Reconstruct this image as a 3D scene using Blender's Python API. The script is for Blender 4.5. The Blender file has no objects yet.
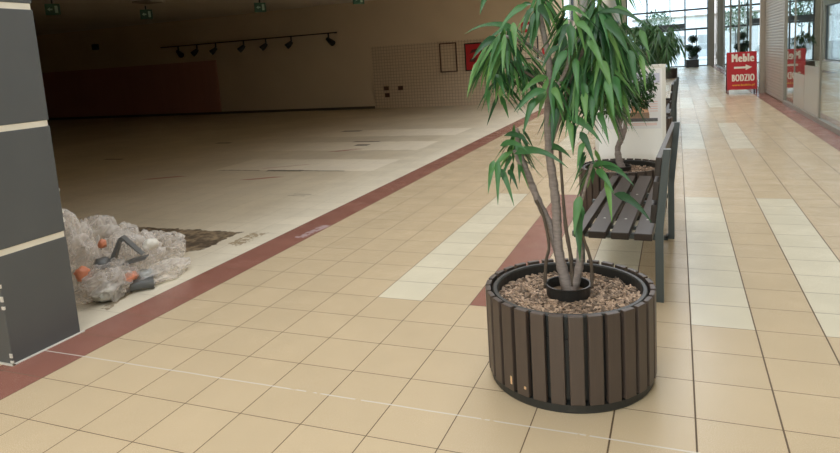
import bpy, bmesh, math, random
from mathutils import Vector, Matrix, noise
random.seed(11)
PI = math.pi
T = 0.33                                   # floor tile pitch in metres
scene = bpy.context.scene
COL = scene.collection
FX = -3.63                                 # line of the shop front on the left
GX = 2.31                                  # line of the glass front on the right

# ------------------------------------------------------------------ node helpers
class S:
    """a node socket with arithmetic"""
    def __init__(s, nt, v): s.nt, s.v = nt, v
    def _m(s, op, b=None, c=None):
        n = s.nt.nodes.new('ShaderNodeMath'); n.operation = op
        for i, x in enumerate((s, b, c)):
            if x is None: continue
            if isinstance(x, S): x = x.v
            if isinstance(x, (int, float)): n.inputs[i].default_value = x
            else: s.nt.links.new(x, n.inputs[i])
        return S(s.nt, n.outputs[0])
    def __add__(s, o): return s._m('ADD', o)
    def __sub__(s, o): return s._m('SUBTRACT', o)
    def __mul__(s, o): return s._m('MULTIPLY', o)
    def __truediv__(s, o): return s._m('DIVIDE', o)
    def __lt__(s, o): return s._m('LESS_THAN', o)
    def __gt__(s, o): return s._m('GREATER_THAN', o)
    def frac(s): return s._m('FRACT')
    def floor(s): return s._m('FLOOR')
    def abs(s): return s._m('ABSOLUTE')
    def mod(s, o): return s._m('FLOORED_MODULO', o)
    def pow(s, o): return s._m('POWER', o)
    def min(s, o): return s._m('MINIMUM', o)
    def max(s, o): return s._m('MAXIMUM', o)
    def clamp(s): return s._m('MAXIMUM', 0.0)._m('MINIMUM', 1.0)

def between(x, a, b): return (x > a) * (x < b)

def new_mat(name):
    m = bpy.data.materials.new(name); m.use_nodes = True
    nt = m.node_tree; bs = nt.nodes['Principled BSDF']
    return m, nt, bs

def coords(nt):
    tc = nt.nodes.new('ShaderNodeTexCoord'); sp = nt.nodes.new('ShaderNodeSeparateXYZ')
    nt.links.new(tc.outputs['Object'], sp.inputs[0])
    return tc.outputs['Object'], S(nt, sp.outputs[0]), S(nt, sp.outputs[1]), S(nt, sp.outputs[2])

def noise_tex(nt, vec, scale, detail=3, rough=.5):
    n = nt.nodes.new('ShaderNodeTexNoise'); n.inputs['Scale'].default_value = scale
    n.inputs['Detail'].default_value = detail; n.inputs['Roughness'].default_value = rough
    if vec is not None: nt.links.new(vec, n.inputs['Vector'])
    return S(nt, n.outputs['Fac'])

def mix(nt, fac, a, b, blend='MIX'):
    n = nt.nodes.new('ShaderNodeMix'); n.data_type = 'RGBA'; n.blend_type = blend
    for i, x in ((0, fac), (6, a), (7, b)):
        if isinstance(x, S): x = x.v
        if isinstance(x, (int, float)): n.inputs[i].default_value = x
        elif isinstance(x, tuple): n.inputs[i].default_value = (*x, 1)
        else: nt.links.new(x, n.inputs[i])
    return n.outputs[2]

def combine(nt, x, y, z=0.0):
    n = nt.nodes.new('ShaderNodeCombineXYZ')
    for i, q in enumerate((x, y, z)):
        if isinstance(q, S): nt.links.new(q.v, n.inputs[i])
        else: n.inputs[i].default_value = q
    return n.outputs[0]

def bump(nt, bs, h, strength=.2, dist=.01):
    b = nt.nodes.new('ShaderNodeBump'); b.inputs['Strength'].default_value = strength
    b.inputs['Distance'].default_value = dist
    nt.links.new(h.v, b.inputs['Height']); nt.links.new(b.outputs[0], bs.inputs['Normal'])

def simple(name, col, rough=.5, metal=0., vary=.12, scale=9., spec=.5, island=0., objvar=0., stretch=None):
    m, nt, bs = new_mat(name)
    o, x, y, z = coords(nt)
    if stretch:
        mp = nt.nodes.new('ShaderNodeMapping'); mp.inputs['Scale'].default_value = stretch
        nt.links.new(o, mp.inputs[0]); o = mp.outputs[0]
    n = noise_tex(nt, o, scale)
    f = n * (2 * vary) + (1 - vary)
    if island:
        g = nt.nodes.new('ShaderNodeNewGeometry')
        f = f * (S(nt, g.outputs['Random Per Island']) * (2 * island) + (1 - island))
    if objvar:
        g = nt.nodes.new('ShaderNodeObjectInfo')
        f = f * (S(nt, g.outputs['Random']) * (2 * objvar) + (1 - objvar))
    c = nt.nodes.new('ShaderNodeVectorMath'); c.operation = 'SCALE'
    c.inputs[0].default_value = col; nt.links.new(f.v, c.inputs['Scale'])
    nt.links.new(c.outputs[0], bs.inputs['Base Color'])
    bs.inputs['Roughness'].default_value = rough; bs.inputs['Metallic'].default_value = metal
    bs.inputs['Specular IOR Level'].default_value = spec
    return m

def glass(name, tint=(.95, .97, .96), f0=.04, gain=1.0, rough=.0, haze=0., hazecol=(.8, .8, .78)):
    m = bpy.data.materials.new(name); m.use_nodes = True
    nt = m.node_tree; nt.nodes.clear()
    out = nt.nodes.new('ShaderNodeOutputMaterial')
    tr = nt.nodes.new('ShaderNodeBsdfTransparent'); tr.inputs[0].default_value = (*tint, 1)
    gl = nt.nodes.new('ShaderNodeBsdfGlossy'); gl.inputs['Roughness'].default_value = rough
    gl.inputs['Color'].default_value = (.95, .96, .95, 1)
    lw = nt.nodes.new('ShaderNodeLayerWeight'); lw.inputs[0].default_value = .5
    f = (S(nt, lw.outputs['Facing']).pow(5.0) * (1 - f0) + f0) * gain
    f = f.clamp()
    mx = nt.nodes.new('ShaderNodeMixShader'); nt.links.new(f.v, mx.inputs[0])
    base = tr.outputs[0]
    if haze:
        df = nt.nodes.new('ShaderNodeBsdfDiffuse'); df.inputs[0].default_value = (*hazecol, 1)
        m2 = nt.nodes.new('ShaderNodeMixShader'); m2.inputs[0].default_value = haze
        nt.links.new(base, m2.inputs[1]); nt.links.new(df.outputs[0], m2.inputs[2]); base = m2.outputs[0]
    nt.links.new(base, mx.inputs[1]); nt.links.new(gl.outputs[0], mx.inputs[2])
    nt.links.new(mx.outputs[0], out.inputs[0])
    return m

# ------------------------------------------------------------------ mesh helpers
class MB:
    def __init__(s): s.bm = bmesh.new()
    def box(s, x0, x1, y0, y1, z0, z1, M=None):
        v = [s.bm.verts.new((x, y, z)) for x in (x0, x1) for y in (y0, y1) for z in (z0, z1)]
        if M is not None:
            for q in v: q.co = M @ q.co
        for f in ((0, 1, 3, 2), (4, 6, 7, 5), (0, 4, 5, 1), (2, 3, 7, 6), (0, 2, 6, 4), (1, 5, 7, 3)):
            s.bm.faces.new([v[i] for i in f])
        return s
    def quad(s, *p):
        s.bm.faces.new([s.bm.verts.new(q) for q in p]); return s
    def tube(s, pts, rad, n=8, cap=True):
        pts = [Vector(p) for p in pts]
        if not isinstance(rad, (list, tuple)): rad = [rad] * len(pts)
        rings = []; up = None
        for i, p in enumerate(pts):
            d = (pts[min(i + 1, len(pts) - 1)] - pts[max(i - 1, 0)]).normalized()
            if up is None: up = Vector((1, 0, 0)) if abs(d.x) < .8 else Vector((0, 1, 0))
            a = d.cross(up).normalized(); up = a.cross(d)
            b = d.cross(a)
            rings.append([s.bm.verts.new(p + (a * math.cos(2 * PI * k / n) + b * math.sin(2 * PI * k / n)) * rad[i]) for k in range(n)])
        for r, q in zip(rings, rings[1:]):
            for k in range(n): s.bm.faces.new((r[k], r[(k + 1) % n], q[(k + 1) % n], q[k]))
        if cap:
            s.bm.faces.new(rings[0][::-1]); s.bm.faces.new(rings[-1])
        return s
    def lathe(s, prof, cx=0, cy=0, n=48, close=False):
        rings = [[s.bm.verts.new((cx + r * math.cos(2 * PI * k / n), cy + r * math.sin(2 * PI * k / n), z)) for k in range(n)] for r, z in prof]
        pr = list(zip(rings, rings[1:]))
        if close: pr.append((rings[-1], rings[0]))
        for a, b in pr:
            for k in range(n): s.bm.faces.new((a[k], a[(k + 1) % n], b[(k + 1) % n], b[k]))
        return s
    def prism(s, poly, y0, y1, M=None):
        """polygon in x,z pushed along y"""
        a = [s.bm.verts.new((x, y0, z)) for x, z in poly]; b = [s.bm.verts.new((x, y1, z)) for x, z in poly]
        n = len(a)
        if M is not None:
            for q in a + b: q.co = M @ q.co
        s.bm.faces.new(a); s.bm.faces.new(b[::-1])
        for i in range(n): s.bm.faces.new((a[i], b[i], b[(i + 1) % n], a[(i + 1) % n]))
        return s
    def build(s, name, mat, parent=None, bevel=0., smooth=False, loc=None):
        bmesh.ops.recalc_face_normals(s.bm, faces=s.bm.faces)
        if bevel: bmesh.ops.bevel(s.bm, geom=list(s.bm.edges), offset=bevel, segments=2, affect='EDGES', profile=.6)
        me = bpy.data.meshes.new(name); s.bm.to_mesh(me); s.bm.free()
        if smooth:
            for p in me.polygons: p.use_smooth = True
        me.materials.append(mat)
        o = bpy.data.objects.new(name, me); COL.objects.link(o)
        if parent is not None: o.parent = parent
        if loc is not None: o.location = loc
        return o

def tag(o, label, cat, group=None):
    o['label'] = label; o['category'] = cat
    if group: o['group'] = group
    return o
def thing(name, label, cat, loc=(0, 0, 0), rz=0., group=None):
    o = bpy.data.objects.new(name, None); COL.objects.link(o)
    o.location = loc; o.rotation_euler = (0, 0, rz); o.empty_display_size = .1
    return tag(o, label, cat, group)
def struct(o): o['kind'] = 'structure'; return o
def dup(root, loc, rz=None, label=None, group=None):
    r = root.copy(); COL.objects.link(r); r.location = loc
    if rz is not None: r.rotation_euler = (0, 0, rz)
    if label: r['label'] = label
    if group: r['group'] = group
    for ch in list(root.children):
        c = ch.copy(); COL.objects.link(c); c.parent = r
        for g in list(ch.children):
            d = g.copy(); COL.objects.link(d); d.parent = c
    return r

# ------------------------------------------------------------------ materials
def floor_material(name, beige=(.61, .495, .335), patches=True):
    m, nt, bs = new_mat(name)
    o, x, y, z = coords(nt)
    u = x / T; v = y / T
    vp = v + (v < -.775) * .55
    cell = combine(nt, u.floor(), vp.floor())
    wn = nt.nodes.new('ShaderNodeTexWhiteNoise'); wn.noise_dimensions = '2D'; nt.links.new(cell, wn.inputs['Vector'])
    rnd = S(nt, wn.outputs['Value'])
    speck = noise_tex(nt, o, 260, 2, .6); cloud = noise_tex(nt, o, 2.2, 3)
    tone = rnd * .06 + speck * .14 + cloud * .05 + .875
    col = mix(nt, 0.0, beige, beige)
    if patches:
        per = (v - 3.0).mod(20.0) < 10.0
        wh = between(u, 0, 1) + between(u, 2, 3) + between(u, -6, -5) + between(u, -2, -1)
        col = mix(nt, wh * per, col, (.72, .675, .53))
        red = between(u, -4, -3) * per + between(u, -11.2, -10) + between(u, 6, 7.2)
        col = mix(nt, red.clamp(), col, (.30, .135, .105))
    sc = nt.nodes.new('ShaderNodeVectorMath'); sc.operation = 'SCALE'
    nt.links.new(col, sc.inputs[0]); nt.links.new(tone.v, sc.inputs['Scale']); col = sc.outputs[0]
    fu = u.frac(); du = fu.min(fu * -1.0 + 1.0); fv = vp.frac(); dv = fv.min(fv * -1.0 + 1.0)
    # grout: the joints along the mall are a little wider on its right side
    wide = (u > -1.5) * .004 + .0075
    g = (wide - du) > 0.0
    g2 = dv < .0068
    gr = g.max(g2)
    col = mix(nt, gr, col, (.125, .082, .045))
    nj = noise_tex(nt, o, 3.0, 2)
    j = ((v + .763 + (nj - .5) * .03).abs() < .013) * (noise_tex(nt, o, 7.0, 2) > .36)
    col = mix(nt, j * .8, col, (.70, .68, .64))
    # a pale scuff across the dark border
    if patches:
        ns = noise_tex(nt, o, 18, 3); sm = between(x + (y - 2.4) * -.1 + (ns - .5) * .12, -3.42, -3.33) * between(y + (ns - .5) * .2, 2.22, 2.68) * (ns > .44)
        col = mix(nt, sm * .6, col, (.62, .52, .55))
    nt.links.new(col, bs.inputs['Base Color'])
    r = cloud * .02 + speck * .05 + gr * .35 + .235
    nt.links.new(r.v, bs.inputs['Roughness'])
    bs.inputs['Specular IOR Level'].default_value = .42
    bump(nt, bs, gr * -1.0 + speck * .1, .25, .002)
    return m

def store_floor_material():
    m, nt, bs = new_mat('store_floor')
    o, x, y, z = coords(nt)
    u = (x + 3.63) / T; v = y / T
    cell = combine(nt, u.floor(), v.floor())
    wn = nt.nodes.new('ShaderNodeTexWhiteNoise'); wn.noise_dimensions = '2D'; nt.links.new(cell, wn.inputs['Vector'])
    big = noise_tex(nt, o, .55, 4, .6); mid = noise_tex(nt, o, 2.3, 5, .65); fine = noise_tex(nt, o, 14, 4, .6)
    tone = S(nt, wn.outputs['Value']) * .05 + mid * .25 + fine * .12 + .76
    base = mix(nt, (big * 3.2 - 1.2).clamp(), (.60, .525, .395), (.50, .43, .315))
    # less stained edge strip, mall light painted in as a fade from the border, and the three pale rectangles left by removed fixtures
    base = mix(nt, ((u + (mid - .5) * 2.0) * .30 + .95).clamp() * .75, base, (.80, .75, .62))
    wob = (mid - .5) * .25
    pal = between(y + wob, 5.65, 6.7) * between(x + wob * .6, -7.2, -4.28) + between(y + wob, 7.7, 8.85) * between(x + wob * .6, -8.3, -4.38) + between(y + wob, 9.75, 10.95) * between(x + wob * .6, -9.2, -4.36)
    base = mix(nt, pal.clamp() * ((x + 8.5) * .35).clamp() * .75, base, (.80, .73, .60))
    # brown glue stain
    w2 = (fine - .5) * .5 + (mid - .5) * .35
    st = between(y + w2 * .3, -9, 2.3) * ((y - (x + 4.5) * .6 - 1.45 + w2 * .45) > 0.0) * between(x + w2 * .3, -5.6, -4.12)
    stain = mix(nt, ((fine + mid) * 3.2 - 2.75).clamp(), (.04, .022, .012), (.30, .22, .13))
    base = mix(nt, st.clamp() * .92, base, stain)
    st2 = between(y + w2 * .5, 1.9, 2.35) * between(x + w2 * .5, -3.98, -3.80) * (fine > .48)
    base = mix(nt, st2 * .8, base, (.30, .22, .12))
    st3 = between(y + w2 * .3, .35, .95) * between(x + (y - .6) * .35 + w2 * .2, -3.93, -3.85) * (fine > .42)
    base = mix(nt, st3 * .75, base, (.22, .16, .09))
    # torn dark edges and red paint traces
    def strip(x0, x1, y0, y1, k):
        return between(x + wob * k, x0, x1) * between(y + w2 * .12, y0, y1)
    dark = strip(-6.15, -5.5, 5.56, 5.68, .3) + strip(-5.5, -4.75, 5.60, 5.65, .3) + strip(-7.1, -6.3, 5.61, 5.65, .3) + strip(-6.3, -5.7, 8.82, 8.95, .3) + strip(-7.6, -7.1, 10.7, 10.9, .3) + strip(-6.0, -5.7, 8.3, 8.5, .4) + (strip(-4.62, -4.35, 4.0, 4.04, .4) + strip(-4.66, -4.4, 3.92, 3.95, .4)) * .5 + strip(-9.9, -9.5, 8.9, 9.05, .3) + strip(-10.9, -10.4, 6.7, 6.8, .3)
    base = mix(nt, dark.clamp() * .85, base, (.06, .045, .03))
    sx = x + (y * .25)
    redm = between(x - (y - 5.0) * 1.6, -5.90, -5.70) * between(y, 4.86, 5.14) + between(x - (y - 4.95) * 1.6, -7.75, -7.52) * between(y, 4.80, 5.10) + between(x - (y - 6.0) * 1.6, -6.1, -5.98) * between(y, 5.8, 6.2) * .6 + between(x - (y - 7.7) * 1.2, -6.0, -5.75) * between(y, 7.55, 7.9) * (fine > .45)
    base = mix(nt, redm.clamp() * .7, base, (.33, .07, .05))
    sc = nt.nodes.new('ShaderNodeVectorMath'); sc.operation = 'SCALE'
    nt.links.new(base, sc.inputs[0]); nt.links.new(tone.v, sc.inputs['Scale']); col = sc.outputs[0]
    fu = u.frac(); du = fu.min(fu * -1.0 + 1.0); fv = v.frac(); dv = fv.min(fv * -1.0 + 1.0)
    gr = (du < .006).max(dv < .006) * (mid > .42)
    col = mix(nt, gr * .5, col, (.20, .16, .10))
    nt.links.new(col, bs.inputs['Base Color'])
    nt.links.new((mid * .3 + .38).v, bs.inputs['Roughness'])
    bs.inputs['Specular IOR Level'].default_value = .25
    bump(nt, bs, fine, .15, .003)
    return m

def wall_material(name, col, scale=.6, vary=.08, rough=.8):
    return simple(name, col, rough, vary=vary, scale=scale, spec=.2)

def grid_wall_material(name, col, line, size=.105):
    m, nt, bs = new_mat(name)
    o, x, y, z = coords(nt)
    fu = (x / size).frac(); du = fu.min(fu * -1.0 + 1.0); fv = (z / size).frac(); dv = fv.min(fv * -1.0 + 1.0)
    g = (du < .07).max(dv < .07)
    wn = nt.nodes.new('ShaderNodeTexWhiteNoise'); wn.noise_dimensions = '2D'
    nt.links.new(combine(nt, (x / size).floor(), (z / size).floor()), wn.inputs['Vector'])
    c = mix(nt, S(nt, wn.outputs['Value']) * .25, col, tuple(a * .8 for a in col))
    c = mix(nt, g * .75, c, line)
    nt.links.new(c, bs.inputs['Base Color']); bs.inputs['Roughness'].default_value = .55
    bs.inputs['Specular IOR Level'].default_value = .3
    return m

def slat_material(name, col, col2, rough=.45):
    """wood-look boards: grain along the long side, a tone of its own for every board"""
    m, nt, bs = new_mat(name)
    o, x, y, z = coords(nt)
    mp = nt.nodes.new('ShaderNodeMapping'); mp.inputs['Scale'].default_value = (60, 60, 4)
    nt.links.new(o, mp.inputs[0])
    n = noise_tex(nt, mp.outputs[0], 1.5, 4, .6)
    oi = nt.nodes.new('ShaderNodeObjectInfo')
    f = (n * .6 + S(nt, oi.outputs['Random']) * .4).clamp()
    c = mix(nt, f, col, col2)
    nt.links.new(c, bs.inputs['Base Color']); bs.inputs['Roughness'].default_value = rough
    bump(nt, bs, n, .12, .002)
    return m

def leaf_material(name, c1, c2, c3, rough=.32, trans=.25):
    m = bpy.data.materials.new(name); m.use_nodes = True
    nt = m.node_tree; bs = nt.nodes['Principled BSDF']; out = nt.nodes['Material Output']
    g = nt.nodes.new('ShaderNodeNewGeometry'); r = S(nt, g.outputs['Random Per Island'])
    o, x, y, z = coords(nt)
    c = mix(nt, (r * 2.0).clamp(), c1, c2); c = mix(nt, (r * 2.0 - 1.0).clamp(), c, c3)
    n = noise_tex(nt, o, 40, 2)
    c = mix(nt, n * .25, c, c1)
    nt.links.new(c, bs.inputs['Base Color']); bs.inputs['Roughness'].default_value = rough
    bs.inputs['Specular IOR Level'].default_value = .45
    t = nt.nodes.new('ShaderNodeBsdfTranslucent'); nt.links.new(c, t.inputs[0])
    mx = nt.nodes.new('ShaderNodeMixShader'); mx.inputs[0].default_value = trans
    nt.links.new(bs.outputs[0], mx.inputs[1]); nt.links.new(t.outputs[0], mx.inputs[2])
    nt.links.new(mx.outputs[0], out.inputs[0])
    return m

M_FLOOR = floor_material('mall_tiles')
M_SHOPFLOOR = floor_material('shop_tiles', (.58, .47, .33), False)
M_STOREFLOOR = store_floor_material()
M_WALL = wall_material('tan_wall', (.72, .60, .455))
M_WHITEWALL = wall_material('cream_wall', (.66, .60, .50))
M_SKIRT = simple('dark_skirting', (.10, .085, .065), .7)
M_SHOPWALL = wall_material('grey_shop_wall', (.20, .20, .19))
M_CEIL = wall_material('ceiling_paint', (.82, .77, .69))
M_GRIDWALL = grid_wall_material('small_wall_tiles', (.68, .56, .425), (.34, .245, .18))
M_REDWALL = simple('red_board', (.50, .25, .21), .6, vary=.1, scale=1.5, stretch=(4, 4, .2))
M_SLATE = simple('slate_panel', (.105, .112, .115), .42, vary=.10, scale=3, spec=.45)
M_CREAM = simple('cream_joint', (.78, .735, .62), .7)
M_CHIP = simple('bare_plaster', (.72, .70, .64), .8, vary=.2, scale=60)
M_STEELGREY = simple('grey_steel_paint', (.085, .105, .11), .42, vary=.06, spec=.5)
M_SEAT = slat_material('bench_boards', (.026, .019, .016), (.048, .035, .028), .42)
M_PLANTER = slat_material('planter_boards', (.058, .043, .036), (.100, .073, .060), .42)
M_LINER = simple('dark_liner', (.026, .027, .026), .45, vary=.1)
M_BLACK = simple('black_plastic', (.018, .018, .018), .42, vary=.1)
M_MULCH = simple('bark_chips', (.33, .24, .175), .85, vary=.3, scale=30, island=.75)
M_SOIL = simple('soil', (.17, .115, .07), .95, vary=.35, scale=60)
M_BARK = simple('trunk_bark', (.27, .23, .215), .85, vary=.45, scale=40, spec=.2, stretch=(.6, .6, 2.2))
M_BARK2 = simple('dark_trunk_bark', (.115, .09, .07), .85, vary=.35, scale=60, spec=.2)
M_LEAF = leaf_material('long_leaf', (.018, .070, .030), (.075, .235, .075), (.20, .40, .115))
M_LEAF2 = leaf_material('small_leaf', (.022, .075, .022), (.035, .105, .03), (.06, .14, .045))
M_LEAF3 = leaf_material('far_leaf', (.025, .085, .03), (.045, .13, .045), (.08, .17, .06))
M_BALL = leaf_material('topiary_leaf', (.012, .035, .014), (.02, .05, .018), (.03, .065, .022))
M_FRAMEMETAL = simple('dark_frame_metal', (.075, .085, .092), .4, metal=.2)
M_COLUMN = simple('brown_grey_cladding', (.34, .30, .245), .5, vary=.06)
M_ALU = simple('dull_aluminium', (.30, .29, .255), .42, metal=.35, vary=.06)
M_GLASS = glass('shop_glass', (.90, .92, .88), gain=1.0)
M_FACADEGLASS = glass('facade_glass', (.70, .79, .84), gain=.8)
M_RED = simple('sign_red', (.50, .018, .026), .45, vary=.05)
M_DARKRED = simple('sign_edge', (.12, .02, .02), .5)
M_CREAMTEXT = simple('cream_lettering', (.86, .82, .70), .5, vary=.02)
M_YELLOW = simple('yellow_lettering', (.85, .50, .05), .5, vary=.02)
M_WHITEFRAME = simple('white_frame', (.80, .78, .72), .4, vary=.03)
M_SHEET = simple('white_gloss_sheet', (.94, .93, .90), .16, vary=.02)
M_LILAC = simple('lilac_print', (.60, .60, .74), .2, vary=.04)
M_PEACH = simple('peach_print', (.78, .45, .28), .25, vary=.35, scale=25)
M_BROWNPRINT = simple('brown_print', (.30, .19, .12), .25, vary=.5, scale=30)
M_DARKPRINT = simple('dark_print', (.10, .09, .09), .25, vary=.4, scale=30)
M_PINKPRINT = simple('pink_print', (.80, .55, .50), .25, vary=.1)
M_ORANGE = simple('orange_plastic', (.66, .24, .13), .4)
M_GREYPLASTIC = simple('grey_plastic', (.11, .115, .115), .4)
M_LIGHTGREY = simple('light_grey_plastic', (.42, .43, .42), .4)
M_SILVER = simple('crushed_foil', (.55, .54, .50), .3, metal=.6)
M_GREEN = simple('sign_green', (.05, .16, .115), .4)
M_PALEGREEN = simple('sign_pale_green', (.6, .8, .68), .4)
M_LIGHTWOOD = simple('light_wood', (.52, .40, .26), .45, vary=.12, scale=14)
M_WHITE = simple('white_paint', (.74, .72, .66), .5, vary=.03)
M_ASPHALT = simple('pale_paving', (.62, .62, .61), .9, vary=.15)
M_CAR = simple('car_paint', (.62, .64, .66), .2)
M_TYRE = simple('tyre', (.02, .02, .02), .7)
M_SHUTTER = simple('shutter_slats', (.34, .31, .26), .42, metal=.3, vary=.06)
M_BUILD = simple('pale_render', (.82, .81, .80), .8)

def film_material():
    m = bpy.data.materials.new('clear_film'); m.use_nodes = True
    nt = m.node_tree; bs = nt.nodes['Principled BSDF']; out = nt.nodes['Material Output']
    o, x, y, z = coords(nt)
    n = noise_tex(nt, o, 6, 3, .6)
    bs.inputs['Base Color'].default_value = (.95, .92, .89, 1); bs.inputs['Roughness'].default_value = .16
    bs.inputs['Specular IOR Level'].default_value = .8
    tr = nt.nodes.new('ShaderNodeBsdfTransparent'); tr.inputs[0].default_value = (.985, .98, .97, 1)
    lw = nt.nodes.new('ShaderNodeLayerWeight'); lw.inputs[0].default_value = .5
    f = (S(nt, lw.outputs['Facing']).pow(2.0) * .55 + (n - .5) * 1.0 + .24).clamp()
    mx = nt.nodes.new('ShaderNodeMixShader'); nt.links.new(f.v, mx.inputs[0])
    tl = nt.nodes.new('ShaderNodeBsdfTranslucent'); tl.inputs[0].default_value = (.95, .92, .89, 1)
    m2 = nt.nodes.new('ShaderNodeMixShader'); m2.inputs[0].default_value = .4
    nt.links.new(bs.outputs[0], m2.inputs[1]); nt.links.new(tl.outputs[0], m2.inputs[2])
    nt.links.new(tr.outputs[0], mx.inputs[1]); nt.links.new(m2.outputs[0], mx.inputs[2])
    nt.links.new(mx.outputs[0], out.inputs[0])
    bump(nt, bs, noise_tex(nt, o, 12, 3, .5), .35, .02)
    return m
M_FILM = film_material()

def frosted():
    m = bpy.data.materials.new('frosted_film'); m.use_nodes = True
    nt = m.node_tree; bs = nt.nodes['Principled BSDF']; out = nt.nodes['Material Output']
    bs.inputs['Base Color'].default_value = (.62, .60, .54, 1); bs.inputs['Roughness'].default_value = .35
    tr = nt.nodes.new('ShaderNodeBsdfTransparent'); mx = nt.nodes.new('ShaderNodeMixShader'); mx.inputs[0].default_value = .38
    nt.links.new(tr.outputs[0], mx.inputs[1]); nt.links.new(bs.outputs[0], mx.inputs[2]); nt.links.new(mx.outputs[0], out.inputs[0])
    return m
M_FROST = frosted()
M_SCUFF = simple('worn_wood', (.75, .50, .28), .6, vary=.3, scale=80)
SKY_STRENGTH = 3.0
SHOP_W = 60
EXPOSURE = 0.22
HAND_LEAVES=[[-0.76,0.345,1.686,-1.023,0.265,1.7,0.035],
[-0.715,0.295,1.812,-0.855,0.215,1.678,0.039],
[-0.677,0.225,1.792,-0.715,0.145,1.676,0.038],
[-0.778,0.245,1.737,-0.752,0.165,1.57,0.034],
[-0.688,0.295,1.778,-0.697,0.215,1.602,0.029],
[-0.654,0.225,1.798,-0.58,0.145,1.687,0.043],
[-0.827,0.195,1.648,-0.871,0.115,1.477,0.043],
[-0.854,0.245,1.668,-0.964,0.165,1.573,0.044],
[-0.963,0.295,1.57,-1.014,0.215,1.396,0.035],
[-0.877,0.265,1.498,-0.817,0.185,1.386,0.034],
[-0.849,0.245,1.564,-0.872,0.165,1.456,0.034],
[-0.843,0.445,1.709,-0.959,0.365,1.637,0.031],
[-0.505,0.145,1.703,-0.543,0.065,1.598,0.041],
[-0.498,0.125,1.698,-0.481,0.045,1.556,0.041],
[-0.481,0.195,1.712,-0.384,0.115,1.6,0.037],
[-0.555,0.195,1.611,-0.629,0.115,1.51,0.038],
[-0.514,0.125,1.591,-0.579,0.045,1.428,0.046],
[-0.483,0.145,1.554,-0.463,0.065,1.4,0.037],
[-0.356,0.145,1.708,-0.247,0.065,1.553,0.05],
[-0.405,0.295,1.749,-0.152,0.215,1.635,0.029],
[-0.221,0.345,1.552,-0.194,0.265,1.383,0.029],
[-0.458,0.195,1.444,-0.43,0.115,1.298,0.037],
[-0.424,0.245,1.449,-0.396,0.165,1.319,0.038],
[-0.353,0.145,1.451,-0.316,0.065,1.287,0.041],
[-0.324,0.195,1.464,-0.286,0.115,1.311,0.042],
[-0.633,0.295,1.47,-0.752,0.215,1.391,0.039],
[-0.62,0.165,1.417,-0.739,0.085,1.328,0.042],
[-0.632,0.225,1.395,-0.703,0.145,1.293,0.038],
[-0.598,0.195,1.423,-0.534,0.115,1.319,0.038],
[-0.893,0.245,1.877,-0.914,0.165,1.778,0.034],
[-0.907,0.345,1.526,-0.944,0.265,1.365,0.035],
[-0.944,0.345,1.419,-0.922,0.265,1.305,0.03],
[-0.451,0.165,1.401,-0.435,0.085,1.266,0.037],
[-0.424,0.195,1.38,-0.41,0.115,1.244,0.037],
[-0.537,0.245,1.278,-0.378,0.165,1.166,0.043],
[-0.482,0.225,1.214,-0.409,0.145,1.069,0.038],
[-0.461,0.195,1.171,-0.484,0.115,1.056,0.033],
[-0.401,0.245,1.302,-0.348,0.165,1.165,0.033],
[-0.526,0.225,1.261,-0.504,0.145,1.124,0.033],
[-0.583,0.225,1.328,-0.598,0.145,1.152,0.048],
[-0.805,0.245,1.119,-0.914,0.165,1.005,0.039],
[-0.868,0.195,1.088,-0.857,0.115,0.885,0.034],
[-0.866,0.215,1.045,-0.784,0.135,0.877,0.034],
[-0.916,0.295,1.071,-0.932,0.215,0.915,0.035],
[-0.859,0.295,1.192,-0.709,0.215,1.152,0.035],
[-0.868,0.245,1.149,-0.714,0.165,1.131,0.039],
[-0.788,0.195,1.117,-0.524,0.115,1.065,0.043],
[-0.665,0.325,1.125,-0.529,0.245,1.089,0.04],
[-0.837,0.395,1.106,-0.811,0.315,1.248,0.031],
[-0.834,0.245,1.03,-0.769,0.165,0.949,0.03],
[-0.667,0.145,1.384,-0.712,0.065,1.22,0.037],
[-0.63,0.195,1.415,-0.76,0.115,1.325,0.042],
[-0.511,0.245,1.249,-0.507,0.165,1.112,0.038],
[-0.394,0.295,1.042,-0.248,0.215,0.965,0.034],
[-0.337,0.225,0.924,-0.171,0.145,0.815,0.043],
[-0.372,0.245,0.995,-0.342,0.165,0.803,0.034],
[-0.419,0.265,1.029,-0.333,0.185,0.933,0.039],
[-0.473,0.245,1.117,-0.482,0.165,1.047,0.038],
[-0.485,0.195,0.919,-0.506,0.115,0.749,0.048],
[-0.496,0.195,0.861,-0.482,0.115,0.627,0.058],
[-0.484,0.245,0.864,-0.497,0.165,0.687,0.039],
[-0.453,0.325,1.027,-0.301,0.245,1.033,0.03],
[-0.225,0.445,1.662,-0.179,0.365,1.513,0.035],
[-0.287,0.345,1.529,-0.22,0.265,1.367,0.039],
[-0.258,0.245,1.573,-0.23,0.165,1.409,0.038],
[-0.382,0.195,1.538,-0.326,0.115,1.399,0.042],
[-0.428,0.165,1.628,-0.355,0.085,1.488,0.042],
[-0.567,0.295,1.776,-0.423,0.215,1.716,0.034],
[-0.353,0.395,1.762,-0.218,0.315,1.685,0.04],
[-0.312,0.345,1.364,-0.264,0.265,1.278,0.034],
[-0.716,0.395,1.823,-0.798,0.315,1.769,0.03],
[-0.608,0.445,1.872,-0.635,0.365,1.776,0.031]]
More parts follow.
